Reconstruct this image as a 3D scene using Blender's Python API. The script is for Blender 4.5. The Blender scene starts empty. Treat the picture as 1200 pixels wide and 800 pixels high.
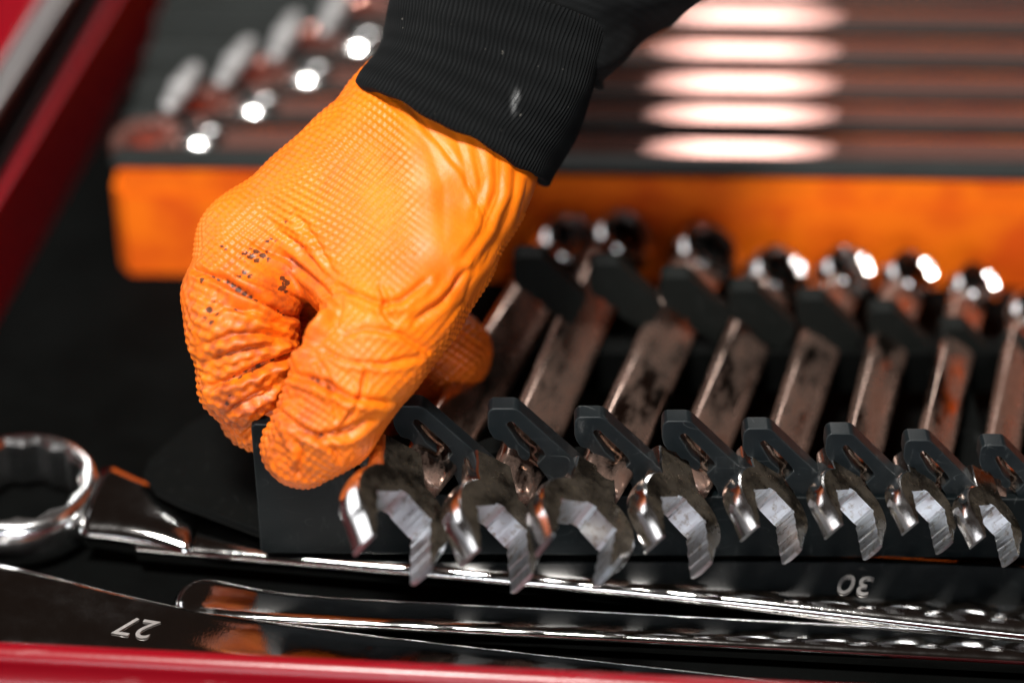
import bpy, bmesh, math, random
import numpy as np
from mathutils import Vector, Matrix
from mathutils.geometry import tessellate_polygon

random.seed(7)
rng = np.random.default_rng(7)
C = bpy.context.scene.collection
R = math.radians

# ------------------------------------------------------------------ camera
PITCH = R(36.0)
CAM = np.array([0.0, -0.534, 0.476])
FWD = np.array([0.0, math.cos(PITCH), -math.sin(PITCH)])
UPV = np.array([0.0, math.sin(PITCH), math.cos(PITCH)])
F = 85.0 / 36.0 * 1200.0
cam_data = bpy.data.cameras.new('camera')
cam_data.lens = 85.0
cam_data.sensor_width = 36.0
cam_data.clip_start = 0.02
cam_data.clip_end = 60.0
cam_data.dof.use_dof = True
cam_data.dof.focus_distance = 0.678
cam_data.dof.aperture_fstop = 3.0
cam = bpy.data.objects.new('camera', cam_data)
cam.location = CAM
cam.rotation_euler = (math.pi / 2 - PITCH, 0, 0)
C.objects.link(cam)
bpy.context.scene.camera = cam

# ------------------------------------------------------------------ world, lamps, exposure
world = bpy.data.worlds.new('World')
bpy.context.scene.world = world
world.use_nodes = True
bg = world.node_tree.nodes['Background']
bg.inputs[0].default_value = (1.0, 0.66, 0.52, 1)
bg.inputs[1].default_value = 0.016


def area(name, loc, target, sx, sy, power, col, spread=180):
    l = bpy.data.lights.new(name, 'AREA')
    l.shape = 'RECTANGLE'
    l.size, l.size_y = sx, sy
    l.energy = power
    l.color = col
    l.spread = R(spread)
    o = bpy.data.objects.new(name, l)
    o.location = loc
    d = Vector(target) - Vector(loc)
    o.rotation_euler = d.to_track_quat('-Z', 'Y').to_euler()
    C.objects.link(o)
    return o


area('overhead_lamp', (-0.22, -0.50, 1.38), (-0.02, 0.06, 0.06), 0.28, 0.22, 36, (1.0, 0.97, 0.92))
area('front_window_lamp', (-0.10, -1.9, 0.75), (0.10, 0.12, 0.03), 0.8, 0.5, 14, (0.90, 0.95, 1.0))
area('low_side_lamp', (-0.75, -1.5, 0.22), (0.0, 0.0, 0.05), 0.6, 0.45, 6.5, (0.85, 0.93, 1.0))
area('left_reflection_softbox', (-1.5, 0.50, 0.55), (0.05, 0.0, 0.05), 1.2, 0.8, 8, (0.95, 0.97, 1.0))  # added softbox, gives the jaw prongs their bright left reflections
area('ceiling_strip_lamp', (0.315, 2.3, 1.30), (0.10, 0.32, 0.05), 0.17, 2.1, 13, (1.0, 0.98, 0.95))

vs = bpy.context.scene.view_settings
vs.view_transform = 'Standard'
vs.look = 'None'
vs.exposure = 0.0
vs.gamma = 1.0
bpy.context.scene.cycles.max_bounces = 8
bpy.context.scene.cycles.glossy_bounces = 6


# ------------------------------------------------------------------ measuring: photo pixel -> point of the place
def ray(px, py):
    return FWD + np.array([1.0, 0, 0]) * ((px - 600.0) / F) - UPV * ((py - 400.0) / F)


def at(px, py, y=None, z=None, dep=None):
    d = ray(px, py)
    if y is not None:
        t = (y - CAM[1]) / d[1]
    elif z is not None:
        t = (z - CAM[2]) / d[2]
    else:
        t = dep
    return Vector(CAM + d * t)


# ------------------------------------------------------------------ helpers
def tag(o, label=None, cat=None, group=None, kind=None):
    if label: o['label'] = label
    if cat: o['category'] = cat
    if group: o['group'] = group
    if kind: o['kind'] = kind
    return o


def empty(name, loc=(0, 0, 0), rot=(0, 0, 0)):
    o = bpy.data.objects.new(name, None)
    o.empty_display_size = 0.01
    o.location = loc
    o.rotation_euler = rot
    C.objects.link(o)
    return o


def link(name, me, mat, parent=None, smooth=True, keep=True):
    o = bpy.data.objects.new(name, me)
    C.objects.link(o)
    if mat is not None and not me.materials:
        me.materials.append(mat)
    if parent is not None:
        o.parent = parent
    if smooth:
        me.polygons.foreach_set('use_smooth', [True] * len(me.polygons))
    return o


def bm_mesh(bm, name):
    me = bpy.data.meshes.new(name)
    bm.normal_update()
    bm.to_mesh(me)
    bm.free()
    return me


def bevel(o, w, seg=2, angle=30):
    m = o.modifiers.new('bevel', 'BEVEL')
    m.width = w
    m.segments = seg
    m.limit_method = 'ANGLE'
    m.angle_limit = R(angle)
    n = o.modifiers.new('wn', 'WEIGHTED_NORMAL')
    n.keep_sharp = False
    return o


def prism(pts2, lo, hi, axes):
    """extrude a 2d outline (list of (a, b)) between lo and hi; axes maps (a, b, c) -> xyz"""
    bm = bmesh.new()
    v0 = [bm.verts.new(axes(a, b, lo)) for a, b in pts2]
    v1 = [bm.verts.new(axes(a, b, hi)) for a, b in pts2]
    n = len(pts2)
    bm.faces.new(v0)
    bm.faces.new(list(reversed(v1)))
    for i in range(n):
        j = (i + 1) % n
        bm.faces.new((v0[j], v0[i], v1[i], v1[j]))
    bmesh.ops.recalc_face_normals(bm, faces=bm.faces)
    return bm


def box_bm(a, b, bm=None):
    bm = bm or bmesh.new()
    (x0, y0, z0), (x1, y1, z1) = a, b
    v = [bm.verts.new(p) for p in ((x0, y0, z0), (x1, y0, z0), (x1, y1, z0), (x0, y1, z0),
                                   (x0, y0, z1), (x1, y0, z1), (x1, y1, z1), (x0, y1, z1))]
    for f in ((0, 3, 2, 1), (4, 5, 6, 7), (0, 1, 5, 4), (1, 2, 6, 5), (2, 3, 7, 6), (3, 0, 4, 7)):
        bm.faces.new([v[i] for i in f])
    return bm


def hexa_bm(base, h):
    """a slab over a four-cornered base (world points), extruded by vector h"""
    bm = bmesh.new()
    v = [bm.verts.new(Vector(p)) for p in base] + [bm.verts.new(Vector(p) + Vector(h)) for p in base]
    for f in ((0, 3, 2, 1), (4, 5, 6, 7), (0, 1, 5, 4), (1, 2, 6, 5), (2, 3, 7, 6), (3, 0, 4, 7)):
        bm.faces.new([v[i] for i in f])
    bmesh.ops.recalc_face_normals(bm, faces=bm.faces)
    return bm


def frame(o, origin, x, y):
    """place o so that its local x axis runs along x, and y is as near to y as it can be"""
    x = Vector(x).normalized()
    z = x.cross(Vector(y)).normalized()
    y = z.cross(x)
    m = Matrix((x, y, z)).transposed().to_4x4()
    m.translation = Vector(origin)
    o.matrix_world = m
    return m


# ------------------------------------------------------------------ materials
class NT:
    def __init__(s, name):
        s.m = bpy.data.materials.new(name)
        s.m.use_nodes = True
        s.t = s.m.node_tree
        s.p = s.t.nodes['Principled BSDF']
        s.tc = s.t.nodes.new('ShaderNodeTexCoord')
        oi = s.t.nodes.new('ShaderNodeObjectInfo')
        va = s.t.nodes.new('ShaderNodeVectorMath')
        va.operation = 'ADD'
        s.t.links.new(s.tc.outputs['Object'], va.inputs[0])
        s.t.links.new(oi.outputs['Random'], va.inputs[1])
        s.vec = va.outputs[0]

    def n(s, kind, **kw):
        nd = s.t.nodes.new(kind)
        for k, v in kw.items():
            if k.startswith('i_'):
                key = k[2:]
                key = int(key) if key.isdigit() else key.replace('_', ' ')
                nd.inputs[key].default_value = v
            else:
                setattr(nd, k, v)
        return nd

    def l(s, a, b):
        s.t.links.new(a, b)

    def noise(s, scale, detail=4, rough=0.55, vec=None, stretch=None):
        nd = s.n('ShaderNodeTexNoise', i_Scale=scale, i_Detail=detail, i_Roughness=rough)
        src = vec or s.vec
        if stretch:
            mp = s.n('ShaderNodeMapping')
            mp.inputs['Scale'].default_value = stretch
            s.l(src, mp.inputs[0])
            src = mp.outputs[0]
        s.l(src, nd.inputs['Vector'])
        return nd.outputs['Fac']

    def ramp(s, fac, stops):
        r = s.n('ShaderNodeValToRGB')
        e = r.color_ramp.elements
        while len(e) < len(stops): e.new(0.5)
        for i, (p, c) in enumerate(stops):
            e[i].position = p
            e[i].color = c if len(c) == 4 else (*c, 1)
        s.l(fac, r.inputs[0])
        return r.outputs[0]

    def mix(s, fac, a, b):
        m = s.n('ShaderNodeMix', data_type='RGBA')
        for sock, v in ((m.inputs[0], fac), (m.inputs[6], a), (m.inputs[7], b)):
            if isinstance(v, (int, float)): sock.default_value = v
            elif isinstance(v, tuple): sock.default_value = (*v, 1) if len(v) == 3 else v
            else: s.l(v, sock)
        return m.outputs[2]

    def math(s, op, a, b=0.0, clamp=False):
        m = s.n('ShaderNodeMath', operation=op, use_clamp=clamp)
        for i, v in enumerate((a, b)):
            if isinstance(v, (int, float)): m.inputs[i].default_value = v
            else: s.l(v, m.inputs[i])
        return m.outputs[0]

    def bump(s, h, strength, dist):
        b = s.n('ShaderNodeBump')
        b.inputs['Strength'].default_value = strength
        b.inputs['Distance'].default_value = dist
        s.l(h, b.inputs['Height'])
        s.l(b.outputs[0], s.p.inputs['Normal'])

    def set(s, **kw):
        for k, v in kw.items():
            sock = s.p.inputs[k.replace('_', ' ')]
            if isinstance(v, (int, float)): sock.default_value = v
            elif isinstance(v, tuple): sock.default_value = (*v, 1) if len(v) == 3 else v
            else: s.l(v, sock)


def mat_chrome(name, base=(0.62, 0.61, 0.60), r0=0.06, r1=0.28, grime=0.45, grime_col=(0.035, 0.026, 0.018), soft=0.16):
    a = NT(name)
    n1 = a.noise(140, 5, 0.6)
    n2 = a.noise(900, 3, 0.6)
    n3 = a.noise(60, 6, 0.65, stretch=(0.5, 1.4, 1.4))
    g = a.ramp(n3, [(grime, (0, 0, 0)), (min(0.99, grime + soft), (1, 1, 1))])
    rg = a.math('MULTIPLY_ADD', n1, (r1 - r0) * 1.5)
    a.t.nodes[-1].inputs[2].default_value = r0 - (r1 - r0) * 0.4
    rr = a.math('MAXIMUM', rg, r0)
    rr = a.math('ADD', rr, a.math('MULTIPLY', g, 0.22), True)
    a.set(Base_Color=a.mix(a.math('MULTIPLY', g, 0.75), base, grime_col), Metallic=a.math('SUBTRACT', 1.0, a.math('MULTIPLY', g, 0.5)), Roughness=rr)
    a.bump(a.math('ADD', n2, n1), 0.12, 0.0002)
    return a.m


M_CHROME = mat_chrome('worn_chrome', grime=0.50)
M_CHROME_CLEAN = mat_chrome('bright_chrome', r0=0.05, r1=0.16, grime=0.66)
M_SHAFT = mat_chrome('oily_reflection_shaft', base=(0.40, 0.28, 0.23), r0=0.10, r1=0.28, grime=0.40, grime_col=(0.10, 0.032, 0.014), soft=0.26)  # grime reddened to paint in the orange reflections along the shafts
M_RINGS = mat_chrome('oily_ring_chrome', base=(0.62, 0.58, 0.56), r0=0.03, r1=0.10, grime=0.55, grime_col=(0.02, 0.013, 0.010))
a = NT('oily_flat')
n1 = a.noise(350, 5, 0.7)
n2 = a.noise(90, 4, 0.6)
dust = a.ramp(a.noise(3000, 2, 0.5), [(0.66, (0, 0, 0)), (0.72, (1, 1, 1))])
c_ = a.mix(n1, (0.02, 0.016, 0.012), (0.085, 0.07, 0.055))
c_ = a.mix(a.math('MULTIPLY', dust, 0.6), c_, (0.42, 0.30, 0.14))
a.set(Base_Color=c_, Metallic=a.ramp(n2, [(0.42, (0.3, 0.3, 0.3)), (0.62, (0.9, 0.9, 0.9))]), Roughness=a.math('MULTIPLY_ADD', n1, 0.35))
a.t.nodes[-1].inputs[2].default_value = 0.12
a.bump(n1, 0.35, 0.0003)
M_OILY = a.m
M_JAW = mat_chrome('oily_head_chrome', base=(0.80, 0.78, 0.77), r0=0.12, r1=0.26, grime=0.64)
a = NT('painted_reflection_chrome')
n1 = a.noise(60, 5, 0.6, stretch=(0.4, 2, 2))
a.set(Base_Color=a.mix(n1, (0.42, 0.19, 0.15), (0.38, 0.19, 0.16)), Metallic=0.70, Roughness=a.math('MULTIPLY_ADD', n1, 0.03))  # warm red reflection painted into the base colour of plain chrome
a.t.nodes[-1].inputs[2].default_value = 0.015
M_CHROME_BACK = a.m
M_RING_SATIN = mat_chrome('satin_ring_chrome', base=(0.78, 0.77, 0.77), r0=0.16, r1=0.30, grime=0.68)

a = NT('machined_steel')
n1 = a.noise(700, 4, 0.6, stretch=(1.0, 1.0, 0.10))
n3 = a.noise(420, 4, 0.6)
a.set(Base_Color=a.ramp(n3, [(0.30, (0.50, 0.46, 0.42)), (0.48, (0.86, 0.89, 0.93))]), Metallic=1.0, Roughness=a.math('MULTIPLY_ADD', n1, 0.30))
a.t.nodes[-1].inputs[2].default_value = 0.17
a.bump(n1, 0.14, 0.0004)
M_MACH = a.m


def mat_plastic(name, col, r=0.42, scuff=0.5, spec=0.5):
    a = NT(name)
    n1 = a.noise(1800, 3, 0.6)
    n2 = a.noise(120, 6, 0.7)
    n3 = a.noise(300, 5, 0.75, stretch=(1, 1, 0.25))
    sc = a.ramp(n3, [(0.60, (0, 0, 0)), (0.72, (1, 1, 1))])
    base = a.mix(a.math('MULTIPLY', sc, 0.35 * scuff), col, (0.16, 0.17, 0.17))
    base = a.mix(a.math('MULTIPLY', n2, 0.35), base, (0.008, 0.007, 0.006))
    scr = a.math('LESS_THAN', a.math('ABSOLUTE', a.math('SUBTRACT', a.noise(70, 0, 0.4, stretch=(1.0, 0.6, 2.4)), 0.5)), 0.0045)
    brk = a.ramp(a.noise(210, 2, 0.5), [(0.50, (0, 0, 0)), (0.58, (1, 1, 1))])
    base = a.mix(a.math('MULTIPLY', a.math('MULTIPLY', scr, brk), 0.32 * scuff, True), base, (0.20, 0.21, 0.21))
    if scuff > 0.3:
        bv = a.n('ShaderNodeBevel', samples=4)
        bv.inputs['Radius'].default_value = 0.0007
        ge = a.n('ShaderNodeNewGeometry')
        dt = a.n('ShaderNodeVectorMath', operation='DOT_PRODUCT')
        a.l(bv.outputs[0], dt.inputs[0]); a.l(ge.outputs['True Normal'], dt.inputs[1])
        ed = a.math('MULTIPLY', a.math('SUBTRACT', 1.0, dt.outputs['Value']), 4.0, True)
        base = a.mix(a.math('MULTIPLY', ed, a.math('MULTIPLY', n2, 0.55)), base, (0.13, 0.14, 0.14))
    a.set(Base_Color=base, Roughness=a.math('MULTIPLY_ADD', n2, 0.25), Specular_IOR_Level=spec)
    a.t.nodes[-1].inputs[2].default_value = r - 0.12
    a.bump(n1, 0.22, 0.0002)
    return a.m


M_PLASTIC = mat_plastic('black_moulded_plastic', (0.005, 0.0085, 0.0105), 0.42, 0.8, 0.28)
M_PLASTIC_DARK = mat_plastic('matt_black_plastic', (0.002, 0.0026, 0.0026), 0.70, 0.15, 0.04)
M_REAR = mat_plastic('greenish_black_plastic', (0.0065, 0.0080, 0.0072), 0.60, 0.2, 0.10)
M_RAIL = mat_plastic('smooth_black_plastic', (0.0010, 0.0034, 0.0045), 0.45, 0.4, 0.12)


def mat_foam(name, c0, c1, r, bumps=0.5, scale=900, spec=0.25):
    a = NT(name)
    n1 = a.noise(scale, 4, 0.7)
    n2 = a.noise(30, 6, 0.65)
    a.set(Base_Color=a.mix(a.ramp(n2, [(0.42, (0, 0, 0)), (0.62, (1, 1, 1))]), c0, c1), Roughness=r, Specular_IOR_Level=spec)
    a.bump(n1, bumps, 0.0006)
    return a.m


M_ORANGE = mat_foam('orange_foam', (0.95, 0.175, 0.003), (0.72, 0.085, 0.003), 0.62, 0.3)
M_BLACKFOAM = mat_foam('charcoal_foam', (0.014, 0.017, 0.016), (0.010, 0.012, 0.011), 0.55, 0.5)
M_FLOOR = mat_foam('drawer_liner', (0.002, 0.0024, 0.0023), (0.0010, 0.0012, 0.0011), 0.95, 0.6, 700, 0.06)

a = NT('red_enamel')
n1 = a.noise(40, 5, 0.6)
n2 = a.noise(700, 3, 0.6)
a.set(Base_Color=a.mix(n1, (0.36, 0.002, 0.012), (0.28, 0.002, 0.008)), Roughness=a.math('MULTIPLY_ADD', n1, 0.2))
a.t.nodes[-1].inputs[2].default_value = 0.2
sc_ = a.ramp(a.noise(260, 5, 0.75, stretch=(0.12, 1, 1)), [(0.62, (0, 0, 0)), (0.70, (1, 1, 1))])
a.set(Coat_Weight=0.12, Coat_Roughness=0.25)
a.set(Base_Color=a.mix(a.math('MULTIPLY', sc_, 0.35), a.mix(n1, (0.27, 0.0015, 0.009), (0.20, 0.0015, 0.006)), (0.42, 0.16, 0.16)))
a.bump(a.math('ADD', n2, sc_), 0.2, 0.0002)
M_RED = a.m

a = NT('dark_steel_slide')
n1 = a.noise(80, 5, 0.6, stretch=(1, 0.1, 1))
a.set(Base_Color=(0.035, 0.022, 0.022), Metallic=0.6, Roughness=a.math('MULTIPLY_ADD', n1, 0.3))
a.t.nodes[-1].inputs[2].default_value = 0.25
M_SLIDE = a.m

a = NT('brushed_aluminium_trim')
n1 = a.noise(300, 4, 0.6, stretch=(1, 0.05, 1))
a.set(Base_Color=(0.75, 0.72, 0.72), Metallic=1.0, Roughness=a.math('MULTIPLY_ADD', n1, 0.3))
a.t.nodes[-1].inputs[2].default_value = 0.22
M_TRIM = a.m

a = NT('engraved_paint')
n1 = a.noise(900, 4, 0.7)
a.set(Base_Color=a.mix(n1, (0.25, 0.23, 0.22), (0.75, 0.72, 0.70)), Roughness=0.4, Metallic=0.6)
M_MARK = a.m

a = NT('satin_metal')
n1 = a.noise(500, 3, 0.5)
a.set(Base_Color=(0.46, 0.45, 0.45), Metallic=0.5, Roughness=a.math('MULTIPLY_ADD', n1, 0.2))
a.t.nodes[-1].inputs[2].default_value = 0.4
M_SATIN = a.m

# orange nitrile with grime and painted finger shade held in vertex attributes
a = NT('orange_nitrile')
at1 = a.n('ShaderNodeAttribute', attribute_name='dirt')
at2 = a.n('ShaderNodeAttribute', attribute_name='film_shade')
n1 = a.noise(160, 5, 0.65)
n2 = a.noise(1500, 3, 0.6)
n4 = a.noise(45, 4, 0.6)
base = a.mix(a.ramp(n4, [(0.35, (0, 0, 0)), (0.7, (1, 1, 1))]), (0.94, 0.205, 0.004), (0.86, 0.140, 0.003))
film_shade = a.math('MULTIPLY', at2.outputs['Fac'], a.ramp(n1, [(0.38, (0.1, 0.1, 0.1)), (0.62, (1, 1, 1))]))
base = a.mix(film_shade, base, (0.34, 0.055, 0.006))
dn = a.noise(1100, 4, 0.75)
dd = a.math('MULTIPLY', a.math('GREATER_THAN', a.math('MULTIPLY', at1.outputs['Fac'], a.math('ADD', dn, 0.22)), 0.5), 0.88)
base = a.mix(dd, base, (0.02, 0.012, 0.008))
a.set(Base_Color=base, Roughness=a.math('MULTIPLY_ADD', n1, 0.22), Specular_IOR_Level=0.45, Subsurface_Weight=0.12, Subsurface_Scale=0.002)
a.p.inputs['Subsurface Radius'].default_value = (1.0, 0.35, 0.1)
a.t.nodes[-1]
for nd in a.t.nodes:
    if nd.type == 'MATH' and nd.operation == 'MULTIPLY_ADD':
        nd.inputs[2].default_value = 0.36
a.bump(a.math('ADD', n2, a.math('MULTIPLY', n1, 1.5)), 0.22, 0.0003)
M_GLOVE = a.m

a = NT('black_rib_knit')
n1 = a.noise(2500, 4, 0.7)
n2 = a.noise(90, 5, 0.7)
lint = a.ramp(a.noise(420, 2, 0.5), [(0.735, (0, 0, 0)), (0.76, (1, 1, 1))])
atr = a.n('ShaderNodeAttribute', attribute_name='rib')
spot = a.n('ShaderNodeAttribute', attribute_name='spot')
base = a.mix(a.math('MULTIPLY', atr.outputs['Fac'], 0.9, True), (0.002, 0.0022, 0.0024), (0.010, 0.0105, 0.011))
base = a.mix(a.math('MULTIPLY', n2, 0.35), base, (0.008, 0.009, 0.009))
base = a.mix(a.math('MULTIPLY', lint, 0.22), base, (0.25, 0.23, 0.20))
spn = a.math('MULTIPLY', spot.outputs['Fac'], a.ramp(n1, [(0.4, (0.2, 0.2, 0.2)), (0.6, (1, 1, 1))]))
base = a.mix(spn, base, (0.5, 0.5, 0.5))
a.set(Base_Color=base, Roughness=0.9, Specular_IOR_Level=0.08, Sheen_Weight=0.02, Sheen_Roughness=0.5)
a.bump(n1, 0.7, 0.0004)
M_KNIT = a.m


# ------------------------------------------------------------------ surface nets over a distance field
def surface_nets(f, lo, h):
    """f: 3d array of distances at nodes; returns verts, quads"""
    nx, ny, nz = f.shape
    s = f < 0
    cnt = np.zeros((nx - 1, ny - 1, nz - 1), np.int8)
    acc = np.zeros((nx - 1, ny - 1, nz - 1, 3), np.float32)
    num = np.zeros((nx - 1, ny - 1, nz - 1), np.float32)
    off = [(i, j, k) for i in (0, 1) for j in (0, 1) for k in (0, 1)]

    def sl(o):
        return (slice(o[0], nx - 1 + o[0]), slice(o[1], ny - 1 + o[1]), slice(o[2], nz - 1 + o[2]))
    for a_ in off:
        for ax in range(3):
            if a_[ax]: continue
            b_ = list(a_); b_[ax] = 1
            fa, fb = f[sl(a_)], f[sl(b_)]
            cr = (fa < 0) != (fb < 0)
            t = np.where(cr, fa / np.where(cr, fa - fb, 1), 0)
            for q in range(3):
                acc[..., q] += np.where(cr, a_[q] + (t if q == ax else 0), 0)
            num += cr
    act = num > 0
    idx = -np.ones(act.shape, np.int64)
    ii = np.argwhere(act)
    idx[act] = np.arange(len(ii))
    v = (ii + acc[act] / num[act][:, None]) * h + np.array(lo)
    quads = []
    for ax in range(3):
        u, w = [(1, 2), (2, 0), (0, 1)][ax]
        sa = [slice(0, n) for n in f.shape]; sb = [slice(0, n) for n in f.shape]
        sa[ax] = slice(0, f.shape[ax] - 1); sb[ax] = slice(1, f.shape[ax])
        A, B = s[tuple(sa)], s[tuple(sb)]
        e = np.argwhere(A != B)
        flip = A[tuple(e.T)]
        ok = (e[:, u] > 0) & (e[:, w] > 0) & (e[:, u] < f.shape[u] - 1) & (e[:, w] < f.shape[w] - 1)
        e, flip = e[ok], flip[ok]
        def cell(du, dw):
            c = e.copy(); c[:, u] += du; c[:, w] += dw
            return idx[tuple(c.T)]
        q = np.stack([cell(-1, -1), cell(0, -1), cell(0, 0), cell(-1, 0)], 1)
        q[~flip] = q[~flip][:, ::-1]
        quads.append(q)
    return v, np.concatenate(quads)


def np_mesh(name, v, q):
    me = bpy.data.meshes.new(name)
    me.vertices.add(len(v))
    me.vertices.foreach_set('co', np.asarray(v, np.float32).ravel())
    k = q.shape[1]
    me.loops.add(len(q) * k)
    me.loops.foreach_set('vertex_index', q.astype(np.int32).ravel())
    me.polygons.add(len(q))
    me.polygons.foreach_set('loop_start', np.arange(0, len(q) * k, k, dtype=np.int32))
    me.update(calc_edges=True)
    me.validate()
    return me


def get_co(me):
    c = np.empty(len(me.vertices) * 3, np.float32)
    me.vertices.foreach_get('co', c)
    return c.reshape(-1, 3).astype(np.float64)


def get_no(me):
    c = np.empty(len(me.vertices) * 3, np.float32)
    me.vertices.foreach_get('normal', c)
    return c.reshape(-1, 3).astype(np.float64)


def subdiv(me, levels=1):
    o = bpy.data.objects.new('tmp', me)
    C.objects.link(o)
    m = o.modifiers.new('s', 'SUBSURF')
    m.levels = levels
    m.render_levels = levels
    dg = bpy.context.evaluated_depsgraph_get()
    r = bpy.data.meshes.new_from_object(o.evaluated_get(dg))
    bpy.data.objects.remove(o)
    return r


_wav = [(rng.normal(size=3), rng.uniform(0, 6.28)) for _ in range(24)]


def wnoise(p, scale, n=8, seed=0):
    """smooth noise, roughly -1..1, p in metres, scale = cycles per metre"""
    s = 0
    for i in range(n):
        d, ph = _wav[(i + seed) % 24]
        d = d / np.linalg.norm(d)
        s = s + np.sin((p @ d) * scale * 6.283 * (0.7 + 0.6 * ((i * 7 + seed) % 5) / 5) + ph + seed)
    return s / math.sqrt(n) * 0.8


def smin(a_, b_, k):
    h = np.clip(0.5 + 0.5 * (b_ - a_) / k, 0, 1)
    return b_ * (1 - h) + a_ * h - k * h * (1 - h)


# ================================================================== THE SETTING
dirx = (at(1100, 800, z=0.030) - at(0, 745, z=0.030)); dirx.z = 0
DX = dirx.normalized()                       # along the drawer front
DY = Vector((-DX.y, DX.x, 0))                # into the drawer

floor_o = link('floor', bm_mesh(hexa_bm([at(600, 500, z=0) + DX * sx + DY * sy for sx, sy in
                                         ((-0.9, -0.9), (0.9, -0.9), (0.9, 1.1), (-0.9, 1.1))], (0, 0, -0.004)), 'floor'), M_FLOOR, smooth=False)
tag(floor_o, kind='structure')

# --- toolbox drawer: front panel with rolled rim, left side wall with slide and trim
drawer = empty('tool_chest_drawer', at(600, 790, z=0.0))
tag(drawer, 'red enamelled tool chest drawer, its rolled front edge below and side wall at the left', 'drawer')


def keep(o, parent):
    o.parent = parent
    o.matrix_parent_inverse = Matrix.Translation(-Vector(parent.location))
    return o


p0 = at(0, 745, z=0.030)
# rim profile in (towards camera = -DY, up) : inner face, rolled top, outer face
prof = []
for i in range(9):
    t = math.pi * i / 8
    prof.append((-0.0042 * math.cos(t) - 0.0042, 0.030 - 0.0042 + 0.0042 * math.sin(t)))
prof = [(-0.0, -0.0)] + [(-(x + 0.0084), z) for x, z in prof[::-1]][::-1] if False else prof
bm = bmesh.new()
secs = []
outline = [(0.0, 0.0), (0.0, 0.0225)]
for i in range(11):
    t = math.pi * i / 10
    outline.append((0.0035 - 0.0035 * math.cos(t), 0.0265 + 0.0035 * math.sin(t)))
outline += [(0.0070, 0.021), (0.0095, 0.0195), (0.0110, 0.017), (0.0115, -0.05), (0.0, -0.05)]
L0, L1 = -0.45, 0.75
for s in (L0, L1):
    secs.append([bm.verts.new(p0 + DX * s - DY * d + Vector((0, 0, z - 0.030))
                              + Vector((0, 0, 0.030 - p0.z))) for d, z in outline])
n = len(outline)
for i in range(n):
    j = (i + 1) % n
    bm.faces.new((secs[0][i], secs[0][j], secs[1][j], secs[1][i]))
bm.faces.new(secs[0][::-1]); bm.faces.new(secs[1])
bmesh.ops.recalc_face_normals(bm, faces=bm.faces)
o = keep(link('front_panel', bm_mesh(bm, 'front_panel'), M_RED), drawer)
o.modifiers.new('wn', 'WEIGHTED_NORMAL')

# side wall: base line seen from (0,368) to (200,0)
w0, w1 = at(0, 372, z=0), at(203, 0, z=0)
WD = (w1 - w0); WD.z = 0; WD.normalize()
WN = Vector((-WD.y, WD.x, 0))               # outwards, to the left


def wall_piece(name, d0, d1, z0, z1, m, s0=-0.5, s1=0.9, bev=0.001):
    b = [w0 + WD * s + WN * d for s, d in ((s0, d0), (s1, d0), (s1, d1), (s0, d1))]
    for v in b: v.z = z0
    o = keep(link(name, bm_mesh(hexa_bm(b, (0, 0, z1 - z0)), name), m, smooth=False), drawer)
    bevel(o, bev)
    return o


wall_piece('side_wall', 0.0, 0.004, -0.003, 0.0375, M_RED)
wall_piece('slide_rail', 0.0045, 0.0145, 0.030, 0.0405, M_SLIDE)
wall_piece('upper_side_wall', 0.010, 0.0135, 0.041, 0.0615, M_SLIDE)
wall_piece('edge_trim', 0.0030, 0.0090, 0.0600, 0.0640, M_TRIM, bev=0.0015)
wall_piece('edge_trim', 0.0094, 0.0112, 0.0610, 0.0648, M_TRIM, bev=0.0008)
wall_piece('outer_lip', 0.0116, 0.060, 0.0620, 0.0640, M_RED)

# ================================================================== FOAM TRAY WITH BIG WRENCHES
ZT = 0.046
f0 = at(118, 190, z=ZT); f1 = at(1200, 206, z=ZT)
FX = (f1 - f0).normalized()
FY = Vector((-FX.y, FX.x, 0))
tray = empty('foam_tool_tray', (f0.x, f0.y, 0))
tag(tray, 'thick orange foam tool tray topped with charcoal foam strips, standing behind the wrench rack', 'tool tray')
tm = Matrix((FX, FY, Vector((0, 0, 1)))).transposed().to_4x4(); tm.translation = Vector((f0.x, f0.y, 0))
tray.matrix_world = tm


def tray_xy(px, py, z=ZT):
    v = tm.inverted() @ at(px, py, z=z)
    return v.x, v.y


bm = bmesh.new()
ZO = 0.033
DEEP = 0.36
pts = [(0.006, 0.0), (0.9, 0.0), (0.9, DEEP), (0.002, DEEP), (0.002, 0.006)]
o = link('orange_base', bm_mesh(prism(pts, 0.0005, ZO, lambda a_, b_, c_: (a_, b_, c_)), 'orange_base'), M_ORANGE, tray, smooth=False)
# the front wall stands to just under the charcoal layer
o = link('front_wall', bm_mesh(prism([(0.006, 0.0003), (0.9, 0.0003), (0.9, 0.0075), (0.006, 0.0075)], ZO + 0.0002, 0.0425, lambda a_, b_, c_: (a_, b_, c_)), 'front_wall'), M_ORANGE, tray, smooth=False)
rows_px = [170, 132, 94, 55, 17, -20, -56]
row_y = [tray_xy(865, py, 0.044)[1] for py in rows_px]
ends_px = [(222, 155), (288, 115), (352, 76), (412, 38), (470, 2), (524, -33), (578, -66)]
SW = 0.0090   # half width of a shaft recess
left_x = [tray_xy(px, py, 0.046)[0] for px, py in ends_px]
edges = [-0.0012] + [(row_y[i] + row_y[i + 1]) / 2 for i in range(len(row_y) - 1)]
rib_lo = [0.0004] + [row_y[i] + SW for i in range(len(row_y))]
rib_hi = [row_y[0] - SW] + [row_y[i + 1] - SW for i in range(len(row_y) - 1)] + [DEEP]
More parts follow.
